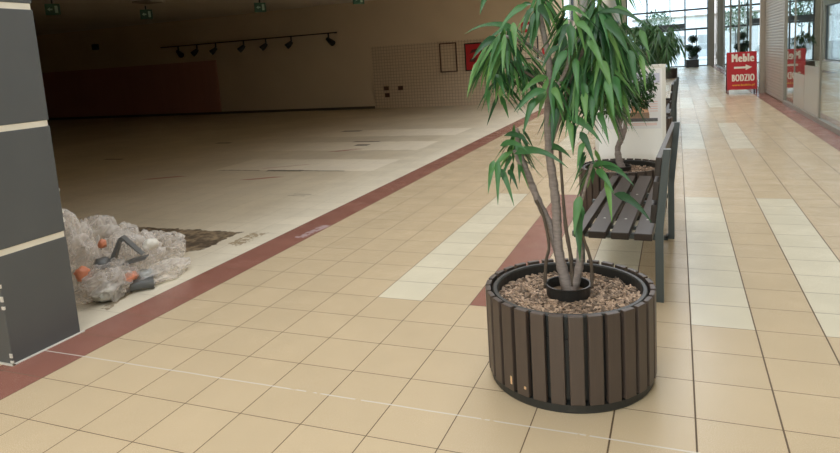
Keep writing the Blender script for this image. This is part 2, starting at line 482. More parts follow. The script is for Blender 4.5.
WHORLS=[[-0.819,0.245,1.685,16.0,0.23],
[-0.917,0.355,1.59,14.0,0.23],
[-0.832,0.415,1.549,10.0,0.2],
[-0.668,0.345,1.815,10.0,0.2],
[-0.51,0.245,1.742,14.0,0.24],
[-0.402,0.345,1.755,24.0,0.27],
[-0.473,0.415,1.609,26.0,0.26],
[-0.346,0.395,1.642,26.0,0.25],
[-0.377,0.315,1.516,24.0,0.25],
[-0.626,0.315,1.483,12.0,0.2],
[-0.78,0.495,1.524,16.0,0.2],
[-0.5,0.345,1.475,18.0,0.23],
[-0.807,0.295,1.121,10.0,0.16],
[-0.799,0.375,1.16,8.0,0.15],
[-0.44,0.295,1.052,6.0,0.15],
[-0.299,0.475,1.593,12.0,0.22],
[-0.657,0.335,2.07,12.0,0.16],
[-0.583,0.445,2.044,10.0,0.22],
[-0.349,0.395,1.965,14.0,0.26],
[-0.517,0.345,1.372,14.0,0.2],
[-0.907,0.445,1.431,8.0,0.17],
[-0.588,0.545,1.632,14.0,0.23],
[-0.395,0.375,1.384,16.0,0.22],
[-0.6,0.415,1.37,10.0,0.18],
[-0.334,0.415,1.436,9.0,0.2]]
STEMS=[[[-0.561,0.295,0.409,0.0311],[-0.597,0.297,0.53,0.0257],[-0.613,0.3,0.646,0.0229],[-0.615,0.302,0.746,0.0227],[-0.617,0.305,0.846,0.0226],[-0.628,0.308,0.97,0.0212],[-0.643,0.31,1.118,0.0198],[-0.642,0.312,1.302,0.0184],[-0.628,0.315,1.445,0.0172],[-0.633,0.317,1.573,0.0147],[-0.661,0.32,1.739,0.0123],[-0.67,0.323,1.888,0.0099],[-0.656,0.325,2.037,0.0075]],
[[-0.584,0.315,0.411,0.0235],[-0.609,0.312,0.545,0.018],[-0.651,0.309,0.738,0.0178],[-0.696,0.306,0.844,0.0176],[-0.736,0.304,0.955,0.0175],[-0.771,0.301,1.06,0.0162],[-0.792,0.298,1.141,0.0124],[-0.792,0.295,1.23,0.0074]],
[[-0.552,0.295,0.41,0.0285],[-0.513,0.285,0.539,0.0204],[-0.503,0.275,0.684,0.0125],[-0.502,0.265,0.815,0.0099],[-0.475,0.255,0.925,0.0073],[-0.434,0.245,1.06,0.0072]],
[[-0.649,0.315,1.117,0.0174],[-0.608,0.321,1.223,0.0123],[-0.556,0.327,1.38,0.0123],[-0.487,0.333,1.541,0.0098],[-0.448,0.339,1.677,0.0073],[-0.393,0.345,1.745,0.0073]],
[[-0.632,0.295,1.361,0.0122],[-0.545,0.278,1.499,0.0096],[-0.521,0.262,1.613,0.0096],[-0.51,0.245,1.724,0.0071]],
[[-0.558,0.335,1.379,0.0098],[-0.446,0.348,1.444,0.0074],[-0.383,0.362,1.487,0.0074],[-0.31,0.375,1.598,0.0074]],
[[-0.734,0.295,0.956,0.01],[-0.764,0.285,1.013,0.01],[-0.789,0.275,1.075,0.0099],[-0.805,0.265,1.126,0.0074]],
[[-0.64,0.325,1.55,0.0074],[-0.711,0.285,1.626,0.0073],[-0.819,0.245,1.675,0.0073]],
[[-0.636,0.325,1.407,0.0098],[-0.728,0.342,1.483,0.0075],[-0.829,0.358,1.531,0.0075],[-0.939,0.375,1.567,0.0051]],
[[-0.543,0.275,0.449,0.0103],[-0.55,0.285,0.588,0.0102],[-0.571,0.295,0.735,0.0101],[-0.582,0.305,0.897,0.0075],[-0.591,0.315,1.117,0.0074]],
[[-0.678,0.265,0.432,0.009],[-0.669,0.268,0.566,0.0089],[-0.652,0.27,0.653,0.0076],[-0.676,0.272,0.802,0.0075],[-0.708,0.275,0.876,0.0075]],
[[-0.451,0.265,0.45,0.0089],[-0.453,0.268,0.579,0.0088],[-0.483,0.27,0.686,0.0075],[-0.509,0.272,0.773,0.0075],[-0.493,0.275,0.881,0.0074]]]
# ------------------------------------------------------------------ the setting
Y0, Y1 = -7.0, 44.0
CZ = 5.6                                   # mall ceiling
SZ = 3.72                                  # ceiling of the empty shop
OPEN_H = 3.42                              # shop opening
BACK = 17.5                                # back wall of the empty shop
def slab(name, x0, x1, y0, y1, z0, z1, mat, parent=None):
    return struct(MB().box(x0, x1, y0, y1, z0, z1).build(name, mat, parent))
slab('floor', FX, GX, Y0, Y1 + .4, -.2, 0, M_FLOOR)
slab('floor_near', FX - .6, FX, Y0, -.45, -.2, 0, M_FLOOR)
slab('floor_store', -27.5, FX, -.45, BACK, -.2, 0, M_STOREFLOOR)
slab('floor_shop', GX, 9.5, Y0, Y1, -.2, 0, M_SHOPFLOOR)
# mall ceiling with unseen skylight openings added and placed to light the mall
SKY = [(-6.0, -.6), (.8, 7.2), (9.0, 17.3), (19.0, 24.0), (31.0, 35.0)]
mb = MB(); SX0, SX1 = -3.0, .6
mb.box(FX - .9, SX0, Y0, Y1, CZ, CZ + .25); mb.box(SX1, GX + .3, Y0, Y1, CZ, CZ + .25)
ys = [Y0] + [q for ab in SKY for q in ab] + [Y1]
for a, b in zip(ys[0::2], ys[1::2]): mb.box(SX0, SX1, a, b, CZ, CZ + .25)
struct(mb.build('ceiling', M_CEIL))
slab('ceiling_store', -27.5, FX - .25, -.45, BACK, SZ, SZ + .2, M_CEIL)
slab('ceiling_shop', GX + .1, 9.5, Y0, Y1, 4.3, 4.5, M_SHOPWALL)
# left side
mb = MB(); mb.box(FX - .25, FX, .02, BACK, OPEN_H, CZ); mb.box(FX - .9, FX - .6, Y0, -.66, 0, CZ); mb.box(FX - .6, FX, -.45, .02, 3.3, CZ); mb.box(FX - .6, FX - .3, Y0, -.45, CZ - .05, CZ)
struct(mb.build('wall_left', M_WALL))
slab('wall_store_front', -27.5, FX - .6, -.65, -.45, 0, SZ, M_WALL)
slab('wall_store_left', -27.7, -27.5, -.65, BACK, 0, SZ, M_WALL)
slab('wall_store_back', -27.7, FX + .02, BACK, BACK + .25, 0, SZ + .2, M_WALL)
slab('wall_store_pilaster', FX + .02, -3.36, BACK - .02, BACK + .6, 0, CZ, M_WALL)
slab('trim_1', -27.4, -16.62, BACK - .04, BACK - .002, .06, 2.09, M_REDWALL)            # red board
slab('trim_2', -9.92, FX, BACK - .03, BACK - .002, .0, 2.15, M_GRIDWALL)                # small tiles
slab('baseboard_back', -27.4, -9.93, BACK - .06, BACK - .045, 0, .09, M_SKIRT)
# mall wall beyond the empty shop with its high windows
mb = MB(); X = FX; t = .25
holes = [(19.6, 22.6, 2.65, 4.2), (29.0, 32.6, 2.9, 4.0)]
ycur = BACK + .6
for a, b, z0, z1 in holes:
    mb.box(X - t, X, ycur, a, 0, CZ); mb.box(X - t, X, a, b, 0, z0); mb.box(X - t, X, a, b, z1, CZ); ycur = b
mb.box(X - t, X, ycur, 33.6, 0, CZ); mb.box(X - t, X, 33.6, 43.0, 3.3, CZ); mb.box(X - t, X, 43.0, Y1, 0, CZ)
holes.append((33.6, 43.0, 0.0, 3.3))
struct(mb.build('wall_left_far', M_WHITEWALL))
for i, (a, b, z0, z1) in enumerate(holes):
    f = MB(); e = .07
    f.box(X - .18, X - .08, a, a + e, z0, z1).box(X - .18, X - .08, b - e, b, z0, z1).box(X - .18, X - .08, a, b, z0, z0 + e).box(X - .18, X - .08, a, b, z1 - e, z1)
    w = struct(f.build('window_%d' % (i + 1), M_FRAMEMETAL))
    MB().box(X - .135, X - .125, a + e, b - e, z0 + e, z1 - e).build('pane', M_FACADEGLASS, w)
slab('trim_3', X - .02, X + .10, 23.1, 27.6, 2.75, 4.6, M_COLUMN)                        # dark fascia between the windows
# pillar of slate panels at the shop front
mb = MB()
for z0, z1 in ((0.004, .640), (.676, 1.337), (1.373, 2.032), (2.068, 2.75), (2.786, 3.3)):
    mb.box(-4.12, FX + .005, -.445, .006, z0, z1)
p = struct(mb.build('pillar', M_SLATE, bevel=.004))
mb = MB()
for z in (.658, 1.355, 2.05, 2.768): mb.box(-4.105, FX + .002, -.432, -.004, z - .018, z + .018)
mb.build('joint', M_CREAM, p)
mb = MB(); rr = random.Random(3)
z = .01
while z < .62:                             # broken panel edge
    h = rr.uniform(.008, .035); w = rr.uniform(.001, .006)
    if rr.random() < .5: mb.box(FX - .012, FX + .0085, -.449, -.444 + w, z, z + h)
    z += h + rr.uniform(0, .03)
for z, h in ((.73, .03), (.79, .02), (.93, .015)):
    mb.box(FX - .01, FX + .0085,   .0045, .008, z, z + h)
mb.build('chipped_edge', M_CHIP, p)
MB().box(-4.12, FX + .018, -.460, -.440, 0, .006).box(FX + .002, FX + .018, -.455, .03, 0, .006).build('sealant_bead', M_CHIP, p)

# right side: glazed shop front
GT = 4.25
struct(MB().box(GX, GX + .2, Y0, Y1, GT, CZ).build('wall_right', M_WALL))
slab('wall_shop_back', 9.5, 9.7, Y0, Y1, 0, 4.5, M_SHOPWALL)
slab('wall_shop_near', GX + .1, 9.5, Y0 - .2, Y0, 0, 4.5, M_SHOPWALL)
mb = MB()
for xm in (FX - .6, -.7, GX): mb.box(xm - .05, xm + .05, Y0 - .12, Y0, 0, CZ)
for zb in (.05, 2.5, CZ - .05): mb.box(FX - .6, GX, Y0 - .11, Y0 - .01, zb - .05, zb + .05)
w = struct(mb.build('window_30', M_FRAMEMETAL))  # unseen glazed end behind the camera, added for frontal daylight
MB().box(FX - .6, GX, Y0 - .065, Y0 - .055, .1, CZ - .1).build('pane', M_GLASS, w)
slab('ground_near', -90, 90, -120, Y0 - .12, -.25, -.02, M_ASPHALT)
slab('wall_shop_end', GX, 9.7, Y1, Y1 + .2, 0, 4.5, M_SHOPWALL)
slab('baseboard_right', GX - .03, GX + .06, Y0, 14.6, 0, .085, M_ALU)
slab('baseboard_right_far', GX - .03, GX + .06, 18.55, Y1, 0, .085, M_ALU)
n = 3
joints = [Y0, -3.2, .6, 4.0, 7.3, 10.57, 13.3, 14.6]
for a, b in zip(joints, joints[1:]):
    f = MB().box(GX - .008, GX + .03, b - .012, b + .012, .085, GT).box(GX - .02, GX + .04, a, b, GT - .06, GT)
    w = struct(f.build('window_%d' % n, M_ALU)); n += 1
    MB().box(GX + .006, GX + .016, a + .012, b - .012, .085, GT - .06).build('pane', M_GLASS, w)
for a, b in ((18.55, 22.5), (22.5, 27.0), (27.0, 31.5), (31.5, 36.0), (36.0, 40.0), (40.0, 43.9)):
    e = .06 if b == 36.0 else .02
    f = MB().box(GX - .03, GX + .05, b - e, b + e, .085, GT).box(GX - .02, GX + .04, a, b, GT - .06, GT)
    w = struct(f.build('window_%d' % n, M_ALU)); n += 1
    MB().box(GX + .006, GX + .016, a + .02, b - .06, .085, GT - .06).build('pane', M_GLASS, w)
# roller shutter
mb = MB(); z = .03
while z < GT - .03:
    mb.prism([(GX - .012, z), (GX + .0, z - .0), (GX + .02, z + .035), (GX + .02, z + .068), (GX - .005, z + .068), (GX - .016, z + .035)], 14.66, 18.28); z += .073
tag(mb.build('roller_shutter', M_SHUTTER), 'closed grey roller shutter of narrow slats beside the glass shop front', 'shutter')
slab('trim_4', GX - .13, GX + .04, 18.3, 18.55, 0, CZ, M_COLUMN)
slab('trim_5', GX - .03, GX + .04, 14.58, 14.66, 0, GT, M_ALU)
# end facade
FY = 44.05
slab('wall_far', FX - .3, -3.27, FY, FY + .35, 0, CZ, M_WHITEWALL)
slab('trim_6', 1.86, 2.24, FY - .25, FY + .3, 0, CZ, M_COLUMN)
mb = MB()
for xm in (-3.25, -1.93, .45, 1.84): mb.box(xm - .045, xm + .045, FY, FY + .12, 0, CZ)
for zb in (3.74, 2.46): mb.box(-3.25, 1.86, FY - .01, FY + .11, zb - .06, zb + .06)
mb.box(-3.25, 1.86, FY, FY + .12, 0, .06)
for xm in (-2.6, -1.2, -.4, 1.15): mb.box(xm - .025, xm + .025, FY + .02, FY + .09, 0, 2.46)
mb.box(-3.2, .40, FY - .12, FY + .02, 2.53, 2.86)                                        # door operator box
w = struct(mb.build('window_%d' % n, M_FRAMEMETAL)); n += 1
MB().box(-3.25, 1.86, FY + .05, FY + .06, .06, CZ).build('pane', M_FACADEGLASS, w)

# ------------------------------------------------------------------ planters
PR, PH, NS = .403, .456, 30
def make_planter(label):
    t = thing('round_planter', label, 'planter', group='round slatted planters along the mall')
    MB().lathe([(.0, .0), (.390, .0), (.394, .008), (.394, .040), (.355, .042), (.355, .06), (0, .06)], n=64).build('base', M_LINER, t, smooth=False)
    MB().lathe([(.350, .06), (.372, .06), (.372, .440), (.366, .447), (.350, .447), (.344, .440)], n=64, close=True).build('liner', M_LINER, t)
    MB().lathe([(.373, .30), (.379, .30), (.379, .34), (.373, .34)], n=64, close=True).build('hoop', M_BLACK, t)
    w = .0318
    src = None
    for k in range(NS):
        a = 2 * PI * (k + .5) / NS
        if src is None:
            m_ = MB().box(.3795, PR + .002, -w, w, .046, PH)
            src = m_.build('slat', M_PLANTER, t, bevel=.004); s = src
        else:
            s = src.copy(); COL.objects.link(s); s.parent = t
        s.rotation_euler = (0, 0, a)
    return t
def mulch(cx, cy, label, n=2600, seed=1):
    r = random.Random(seed); mb = MB()
    mb.lathe([(.0, .360), (.343, .360), (.343, .382), (.2, .388), (0, .390)], cx, cy, 40)
    for k in range(n):
        rad = .335 * math.sqrt(r.random()); a = r.random() * 2 * PI
        l = r.uniform(.006, .022); w = r.uniform(.003, .008); h = r.uniform(.0015, .004)
        Mx = Matrix.Translation((cx + rad * math.cos(a), cy + rad * math.sin(a), .390 + r.uniform(0, .012))) @ Matrix.Rotation(r.random() * 6.28, 4, 'Z') @ Matrix.Rotation(r.uniform(-.6, .6), 4, 'X') @ Matrix.Rotation(r.uniform(-.5, .5), 4, 'Y')
        mb.box(-l, l, -w, w, -h, h, Mx)
    o = mb.build('bark_mulch', M_MULCH); o['kind'] = 'stuff'
    tag(o, label, 'mulch'); return o
PX = -.567
planter = make_planter('brown slatted round planter nearest the camera, holding the tall drooping ficus')
planter.location = (PX, .282, 0); planter.rotation_euler[2] = .02
p2 = dup(planter, (PX, 3.62, 0), .5, 'slatted round planter at the far end of the near bench, before the poster stand')
p3 = dup(planter, (PX + .03, 7.9, 0), .9, 'slatted round planter behind the poster stand, before the far bench')
p4 = dup(planter, (PX + .05, 11.5, 0), .3, 'slatted round planter at the far end of the far bench')
p5 = dup(planter, (-.45, 29.5, 0), .7, 'farthest slatted round planter, seen reflected in the glass shop front')
mulch(PX, .282, 'loose brown bark chips filling the nearest planter', 2600, 1)
mulch(PX, 3.62, 'bark chips in the planter behind the near bench', 900, 2)
mulch(PX + .03, 7.9, 'bark chips in the planter behind the poster stand', 300, 3)
mulch(PX + .05, 11.5, 'bark chips in the planter beyond the far bench', 200, 4)
mulch(-.45, 29.5, 'bark chips in the farthest planter', 100, 5)

# ------------------------------------------------------------------ benches
def make_bench(label):
    t = thing('park_bench', label, 'bench', group='slatted benches along the mall')
    # local frame: x = 0 at the back posts, y along the bench
    L = 1.47; LS = 1.89
    for y in (.0, L - .05):
        MB().box(-.0235, .0235, y, y + .05, 0, .46).prism([(-.0235, .46), (.0235, .46), (.070, .965), (.028, .965)], y, y + .05).build('back_post', M_STEELGREY, t)
        yf = y + .16 if y < .5 else y - .05
        m_ = MB().box(-.52, -.0235, yf, yf + .04, 0, .032).box(-.52, -.485, yf, yf + .04, .032, .36).box(-.56, -.0235, yf, yf + .04, .352, .386).box(-.04, -.0236, min(y, yf), max(y, yf) + .04, 0, .032)
        m_.build('leg_frame', M_STEELGREY, t)
    for y in (.33, L - .38): MB().box(-.575, -.03, y, y + .04, .365, .386).build('cross_rail', M_STEELGREY, t)
    first = None
    for k in range(4):
        x1 = -.040 - k * .140
        if first is None:
            s = MB().box(-.108, 0, 0, LS, -.012, .034).build('seat_slat', M_SEAT, t, bevel=.004); first = s
            for yb in (.345, L - .36): MB().lathe([(0, .0362), (.0075, .0362), (.009, .034)], -.054, yb, 10).build('bolt', M_SILVER, s)
        elif k == 3:                        # the front board is narrower
            s = MB().box(-.062, 0, 0, LS, -.012, .034).build('seat_slat', M_SEAT, t, bevel=.004)
        else:
            s = first.copy(); COL.objects.link(s); s.parent = t
            for g in list(first.children):
                d = g.copy(); COL.objects.link(d); d.parent = s
        s.location = (x1, .01, .4)
    for z in (.505, .650, .800):
        dx = (z - .46) / .505 * .05
        Mx = Matrix.Translation((-.0245 + dx, 0, z)) @ Matrix.Rotation(math.atan(.0465 / .505), 4, 'Y')
        MB().box(-.034, 0, .0, LS, 0, .115, Mx).build('back_slat', M_SEAT, t, bevel=.004)
    return t
bench = make_bench('dark slatted bench nearest the camera, behind the first planter')
bench.location = (-.1725, 1.29, 0); bench.rotation_euler[2] = -.040
dup(bench, (-.14, 8.75, 0), -.03, 'second dark slatted bench, beyond the poster stand')

# ------------------------------------------------------------------ trees
def leaf(mb, p, e, w, sag, side, seg=7):
    """long lance leaf from p to e, arched by sag, folded a little along its rib"""
    p, e = Vector(p), Vector(e); d = e - p; L = d.length
    if L < 1e-4: return
    prev = None; ctrl = (p + e) / 2 + Vector((0, 0, sag))
    for i in range(seg + 1):
        t = i / seg
        c = p * (1 - t) ** 2 + ctrl * 2 * t * (1 - t) + e * t * t
        tan = ((ctrl - p) * (1 - t) + (e - ctrl) * t).normalized()
        s = tan.cross(side)
        s = s.normalized() if s.length > 1e-5 else Vector((1, 0, 0))
        nrm = s.cross(tan).normalized()
        wid = w * .5 * (min(1.0, (t / .22)) ** .7 * min(1.0, (1 - t) / .72) ** .8 if 0 < t < 1 else .04)
        wave = .10 * wid * math.sin(9 * t + p.x * 40)
        a = mb.bm.verts.new(c - s * wid + nrm * (wid * .28 + wave)); b = mb.bm.verts.new(c); q = mb.bm.verts.new(c + s * wid + nrm * (wid * .28 - wave))
        if prev:
            mb.bm.faces.new((prev[0], prev[1], b, a)); mb.bm.faces.new((prev[1], prev[2], q, b))
        prev = (a, b, q)
def whorl(mb, r, o, n, L, up=.35, wid=.027):
    o = Vector(o)
    for k in range(int(n)):
        a = r.random() * 2 * PI; el = r.uniform(-.6, .75)
        d = Vector((math.cos(a) * math.cos(el), math.sin(a) * math.cos(el), math.sin(el)))
        l = L * r.uniform(.7, 1.15)
        st = o + d * r.uniform(.01, .05) + Vector((0, 0, r.uniform(-.05, .05)))
        e = st + Vector((d.x * .62, d.y * .62, d.z * .3 - r.uniform(.6, 1.15))).normalized() * l
        leaf(mb, st, e, wid * r.uniform(.75, 1.2), up * l * r.uniform(.25, .55), Vector((d.x, d.y, .4)).cross(Vector((0, 0, 1))).cross(Vector((r.uniform(-.4, .4), r.uniform(-.4, .4), 1))))
def smooth_path(pts, sub=4):
    P = [Vector(p[:3]) for p in pts]; R = [p[3] for p in pts]; out = []; rad = []
    for i in range(len(P) - 1):
        p0, p1, p2, p3 = P[max(i - 1, 0)], P[i], P[i + 1], P[min(i + 2, len(P) - 1)]
        for k in range(sub):
            t = k / sub
            out.append(.5 * (2 * p1 + (p2 - p0) * t + (2 * p0 - 5 * p1 + 4 * p2 - p3) * t * t + (3 * p1 - p0 - 3 * p2 + p3) * t ** 3))
            rad.append((R[i] * (1 - t) + R[i + 1] * t) * (1 + .10 * math.sin(len(out) * 2.3)))
    out.append(P[-1]); rad.append(R[-1])
    return out, rad
def nursery_pot(t, r=.108, z0=.421, z1=.462, loc=(0, 0)):
    MB().lathe([(r - .012, z0), (r - .004, z0), (r, z1 - .006), (r + .003, z1), (r - .006, z1), (r - .012, z1 - .02)], loc[0], loc[1], 40, close=True).build('nursery_pot', M_BLACK, t)
    MB().lathe([(0, z0 + .014), (r - .013, z0 + .012)], loc[0], loc[1], 30).build('potting_soil', M_SOIL, t)

G_TREE = 'potted trees along the mall'
for (x, y, z, h) in ((-.2248, -.3387, .098, .020), (-.153, -.3766, .088, .007)):      # worn spots low on the boards
    s = MB().box(-.003, .0, -.006, .006, -h, h).build('scuff_mark', M_SCUFF, planter, bevel=.002)
    s.location = (x, y, z); s.rotation_euler = (0, 0, math.atan2(y, x))
tree1 = thing('ficus_tree', 'tall ficus with long drooping green leaves in the nearest planter', 'tree', (PX, .282, .406), 0, G_TREE)
inv = Matrix.Translation((-PX, -.282, -.406))
def local(mb): mb.bm.transform(inv); return mb
for i, s in enumerate(STEMS):
    pts, rad = smooth_path(s, 5)
    mb = MB().tube(pts, rad, 10 if i < 3 else 6)
    local(mb).build('trunk' if i < 3 else ('branch' if i < 8 else 'aerial_root'), M_BARK if i < 8 else M_BARK2, tree1, smooth=True)
mb = MB(); rr = random.Random(21)
for x0, y0, z0, x1, y1, z1, w in HAND_LEAVES:
    L = math.dist((x0, y0, z0), (x1, y1, z1))
    hor = math.hypot(x1 - x0, y1 - y0) / max(L, .01)
    leaf(mb, (x0, y0, z0), (x1, y1, z1), w * .92, L * (.10 + .22 * hor), Vector((rr.uniform(-.35, .35), -1, rr.uniform(.2, .8))), 8)
for x, y, z, n_, L in WHORLS: whorl(mb, rr, (x, y, z), n_ * 1.9, L * 1.04)
local(mb).build('foliage', M_LEAF, tree1, smooth=True)
nursery_pot(tree1, z0=-.004, z1=.055)

def alii(base, label, crown, rad, nwh, nleaf, L, seed, mat=M_LEAF3, pot=True):
    r = random.Random(seed); bx, by, bz = base
    t = thing('ficus_tree', label, 'tree', base, 0, G_TREE)
    cz = crown - bz
    for k in range(3):
        a = 2.1 * k + seed; q = .05 * k
        pts = [(.02 * math.cos(a), .02 * math.sin(a), .012, .022), (.05 * math.cos(a + 1), .05 * math.sin(a + 1), cz * .35, .018), (.06 * math.cos(a + 2), .06 * math.sin(a + 2), cz * .7, .015), (rad * .35 * math.cos(a), rad * .35 * math.sin(a), cz + .1, .010)]
        P_, R_ = smooth_path(pts, 5); MB().tube(P_, R_, 8).build('trunk', M_BARK, t, smooth=True)
    mb = MB()
    for k in range(nwh):
        while True:
            v = Vector((r.uniform(-1, 1), r.uniform(-1, 1), r.uniform(-1, 1)))
            if .25 < v.length < 1: break
        whorl(mb, r, (v.x * rad, v.y * rad, cz + .12 + v.z * rad * .9), nleaf, L, .35, .036)
    mb.build('foliage', mat, t, smooth=True)
    nursery_pot(t, z0=0, z1=.045)
    return t
def small_leaf_tree(base, label, crown, rad, n, seed):
    r = random.Random(seed); t = thing('small_leaved_tree', label, 'tree', base, 0, G_TREE)
    cz = crown - base[2]
    tr = [(.02, 0, .012, .040), (-.005, .0, .08, .036), (-.02, .01, .2, .027), (.01, -.01, .30, .025), (.0, 0, .42, .026), (-.05, .02, .60, .020), (-.10, .05, .78, .014)]
    P_, R_ = smooth_path(tr, 5); MB().tube(P_, R_, 9).build('trunk', M_BARK, t, smooth=True)
    for pts in ([(.01, 0, .27, .022), (.05, -.01, .38, .020), (.06, -.02, .52, .016), (.05, -.03, .75, .009)], [(.0, 0, .42, .020), (.05, -.02, .58, .015), (.13, .0, .80, .008)], [(-.02, 0, .50, .014), (.02, .08, .66, .010), (.0, .16, .82, .007)]):
        P_, R_ = smooth_path(pts, 5); MB().tube(P_, R_, 7).build('branch', M_BARK, t, smooth=True)
    mb = MB()
    for k in range(n):
        while True:
            v = Vector((r.uniform(-1, 1), r.uniform(-1, 1), r.uniform(-1, 1)))
            if v.length < 1 and (v.length > .55 or r.random() < .25): break
        c = Vector((v.x * rad[0] + .03, v.y * rad[1], cz + v.z * rad[2]))
        nz = noise.noise(c * 6)
        if nz < -.12: continue
        d = Vector((r.uniform(-1, 1), r.uniform(-1, 1), r.uniform(-1.2, .3))).normalized(); l = r.uniform(.035, .06)
        leaf(mb, c, c + d * l, .022, .006, Vector((r.uniform(-1, 1), r.uniform(-1, 1), 1)), 3)
    mb.build('foliage', M_LEAF2, t, smooth=True)
    nursery_pot(t, z0=0, z1=.04)
    return t
small_leaf_tree((PX - .02, 3.65, .406), 'small dark tree with twisted trunk and fine leaves behind the near bench', 1.24, (.31, .28, .33), 5200, 4)
alii((PX + .03, 7.9, .406), 'leafy ficus rising behind the poster stand, before the far bench', 1.50, .50, 54, 14, .27, 7)
alii((PX + .05, 11.5, .406), 'leafy ficus in the planter beyond the far bench', 1.45, .50, 44, 13, .29, 9)
alii((-.45, 29.5, .406), 'farthest leafy ficus, seen reflected in the glass shop front', 1.30, .55, 26, 10, .32, 12)
# low trailing growth beside the far bench
# ------------------------------------------------------------------ poster stand
t = thing('poster_stand', 'white framed poster stand between the small dark tree and the far bench', 'sign', (-.535, 4.30, 0), .0)
x0, x1, zt = -.36, .36, 1.392
MB().box(x0, x0 + .035, -.03, .03, .10, zt).box(x1 - .035, x1, -.03, .03, .10, zt).box(x0 + .035, x1 - .035, -.03, .03, zt - .035, zt).box(x0 + .035, x1 - .035, -.03, .03, .10, .135).build('frame', M_WHITEFRAME, t, bevel=.004)
MB().box(x0 + .035, x1 - .035, -.022, .022, .135, zt - .035).build('panel', M_SHEET, t)
for s in (x0 + .06, x1 - .10): MB().box(s, s + .04, -.22, .22, 0, .025).box(s, s + .04, -.02, .02, .025, .10).build('foot', M_WHITEFRAME, t)
TILT = -math.radians(6)
po = MB().box(x0 + .05, x1 - .05, -.0245, -.0225, .72, zt - .05).build('poster', simple('poster_paper', (.84, .83, .84), .14, vary=.02), t)
yy = -.0255
MB().box(-.30, .30, yy, -.0245, 1.20, 1.30).build('print_band', M_LILAC, po)
m_ = MB(); rr = random.Random(8)
for z, n_ in ((1.165, 7), (1.145, 5)):
    xx = -.28
    for k in range(n_):
        w = rr.uniform(.03, .08); m_.box(xx, xx + w, yy, -.0245, z, z + .009); xx += w + .015
m_.build('print_lines', M_LILAC, po)
# photograph on the poster: two figures at a table
m_ = MB()
def blob(cx, cz, rx, rz, seg=14): m_.prism([(cx + rx * math.cos(2 * PI * k / seg), cz + rz * math.sin(2 * PI * k / seg)) for k in range(seg)], yy, -.0245)
blob(.12, .985, .035, .05); blob(.04, .955, .03, .045); m_.prism([(.0, .86), (.20, .86), (.18, .945), (.10, .955), (.02, .93)], yy, -.0245)
m_.build('print_figures', M_PEACH, po)
m_ = MB().prism([(-.02, .83), (.20, .83), (.19, .89), (.0, .89)], yy - .0006, yy - .0001); m_.build('print_table', M_BROWNPRINT, po)
m_ = MB().box(-.06, .28, yy - .0012, yy - .0007, .795, .830); m_.build('print_strip', M_DARKPRINT, po)
m_ = MB()
for z in (.77, .755): m_.box(-.05, .27, yy, -.0245, z, z + .008)
for k in range(5): m_.box(.20, .28, yy, -.0245, 1.0 - .025 * k, 1.007 - .025 * k)
m_.build('print_caption', M_PINKPRINT, po)

for c_ in t.children:
    if not c_.name.startswith('foot'): c_.rotation_euler = (TILT, 0, 0)

# ------------------------------------------------------------------ A-frame sign
def text_mesh(body, width, height, mat, parent, cx, cz, y, bold=0., name='lettering'):
    cu = bpy.data.curves.new('t', 'FONT'); cu.body = body; cu.size = 1; cu.extrude = .01; cu.space_character = 1.0 + bold * 1.4
    o = bpy.data.objects.new('t', cu); COL.objects.link(o)
    me = bpy.data.meshes.new_from_object(o.evaluated_get(bpy.context.evaluated_depsgraph_get()))
    bpy.data.objects.remove(o)
    xs = [v.co.x for v in me.vertices]; zs = [v.co.y for v in me.vertices]
    sx = width / (max(xs) - min(xs) + bold); sz = height / (max(zs) - min(zs))
    bm = bmesh.new(); N = 4 if bold else 1
    for k in range(N):                      # heavy strokes: the outline repeated side by side
        b2 = bmesh.new(); b2.from_mesh(me)
        for v in b2.verts:
            a = (v.co.x - (max(xs) + min(xs)) / 2 + (k / max(1, N - 1) - .5) * bold) * sx; b = (v.co.y - (max(zs) + min(zs)) / 2) * sz
            v.co = Vector((cx + a, y + (-.002 - .0001 * k if v.co.z > 0 else .0015), cz + b))
        tmp = bpy.data.meshes.new('x'); b2.to_mesh(tmp); b2.free(); bm.from_mesh(tmp); bpy.data.meshes.remove(tmp)
    out = bpy.data.meshes.new(name); bm.to_mesh(out); bm.free(); bpy.data.meshes.remove(me)
    out.materials.append(mat)
    ob = bpy.data.objects.new(name, out); COL.objects.link(ob); ob.parent = parent
    return ob
bpy.context.view_layer.update()
t = thing('sidewalk_sign', 'red A-frame sign with cream lettering and arrow by the glass front', 'sign', (1.71, 18.18, 0), .05)
lean = math.radians(9)
LF = Matrix.Rotation(-lean, 4, 'X')
fr = MB().box(-.395, .395, -.012, .012, .13, 1.235).build('front_board', M_RED, t); fr.rotation_euler = (-lean, 0, 0)
m_ = MB().box(-.395, -.36, -.014, .014, 0, .13).box(.36, .395, -.014, .014, 0, .13); m_.build('foot', M_DARKRED, fr)
bk = MB().box(-.395, .395, -.012, .012, .13, 1.235).box(-.395, -.36, -.014, .014, 0, .13).box(.36, .395, -.014, .014, 0, .13).build('back_board', M_DARKRED, t)
bk.location = (0, 2 * math.sin(lean) * 1.235 + .03, 0); bk.rotation_euler = (lean, 0, 0)
text_mesh('Meble', .60, .235, M_CREAMTEXT, fr, .03, 1.06, -.0142, .16)
text_mesh('BODZIO', .60, .205, M_CREAMTEXT, fr, .03, .475, -.0142, .17)
text_mesh('www.bodzio.pl', .59, .085, M_YELLOW, fr, .03, .255, -.0142, .05, 'web_address')
MB().prism([(-.21, .745), (.10, .745), (.10, .695), (.27, .775), (.10, .86), (.10, .805), (-.21, .805)], -.0165, -.0125).build('arrow', M_CREAMTEXT, fr)

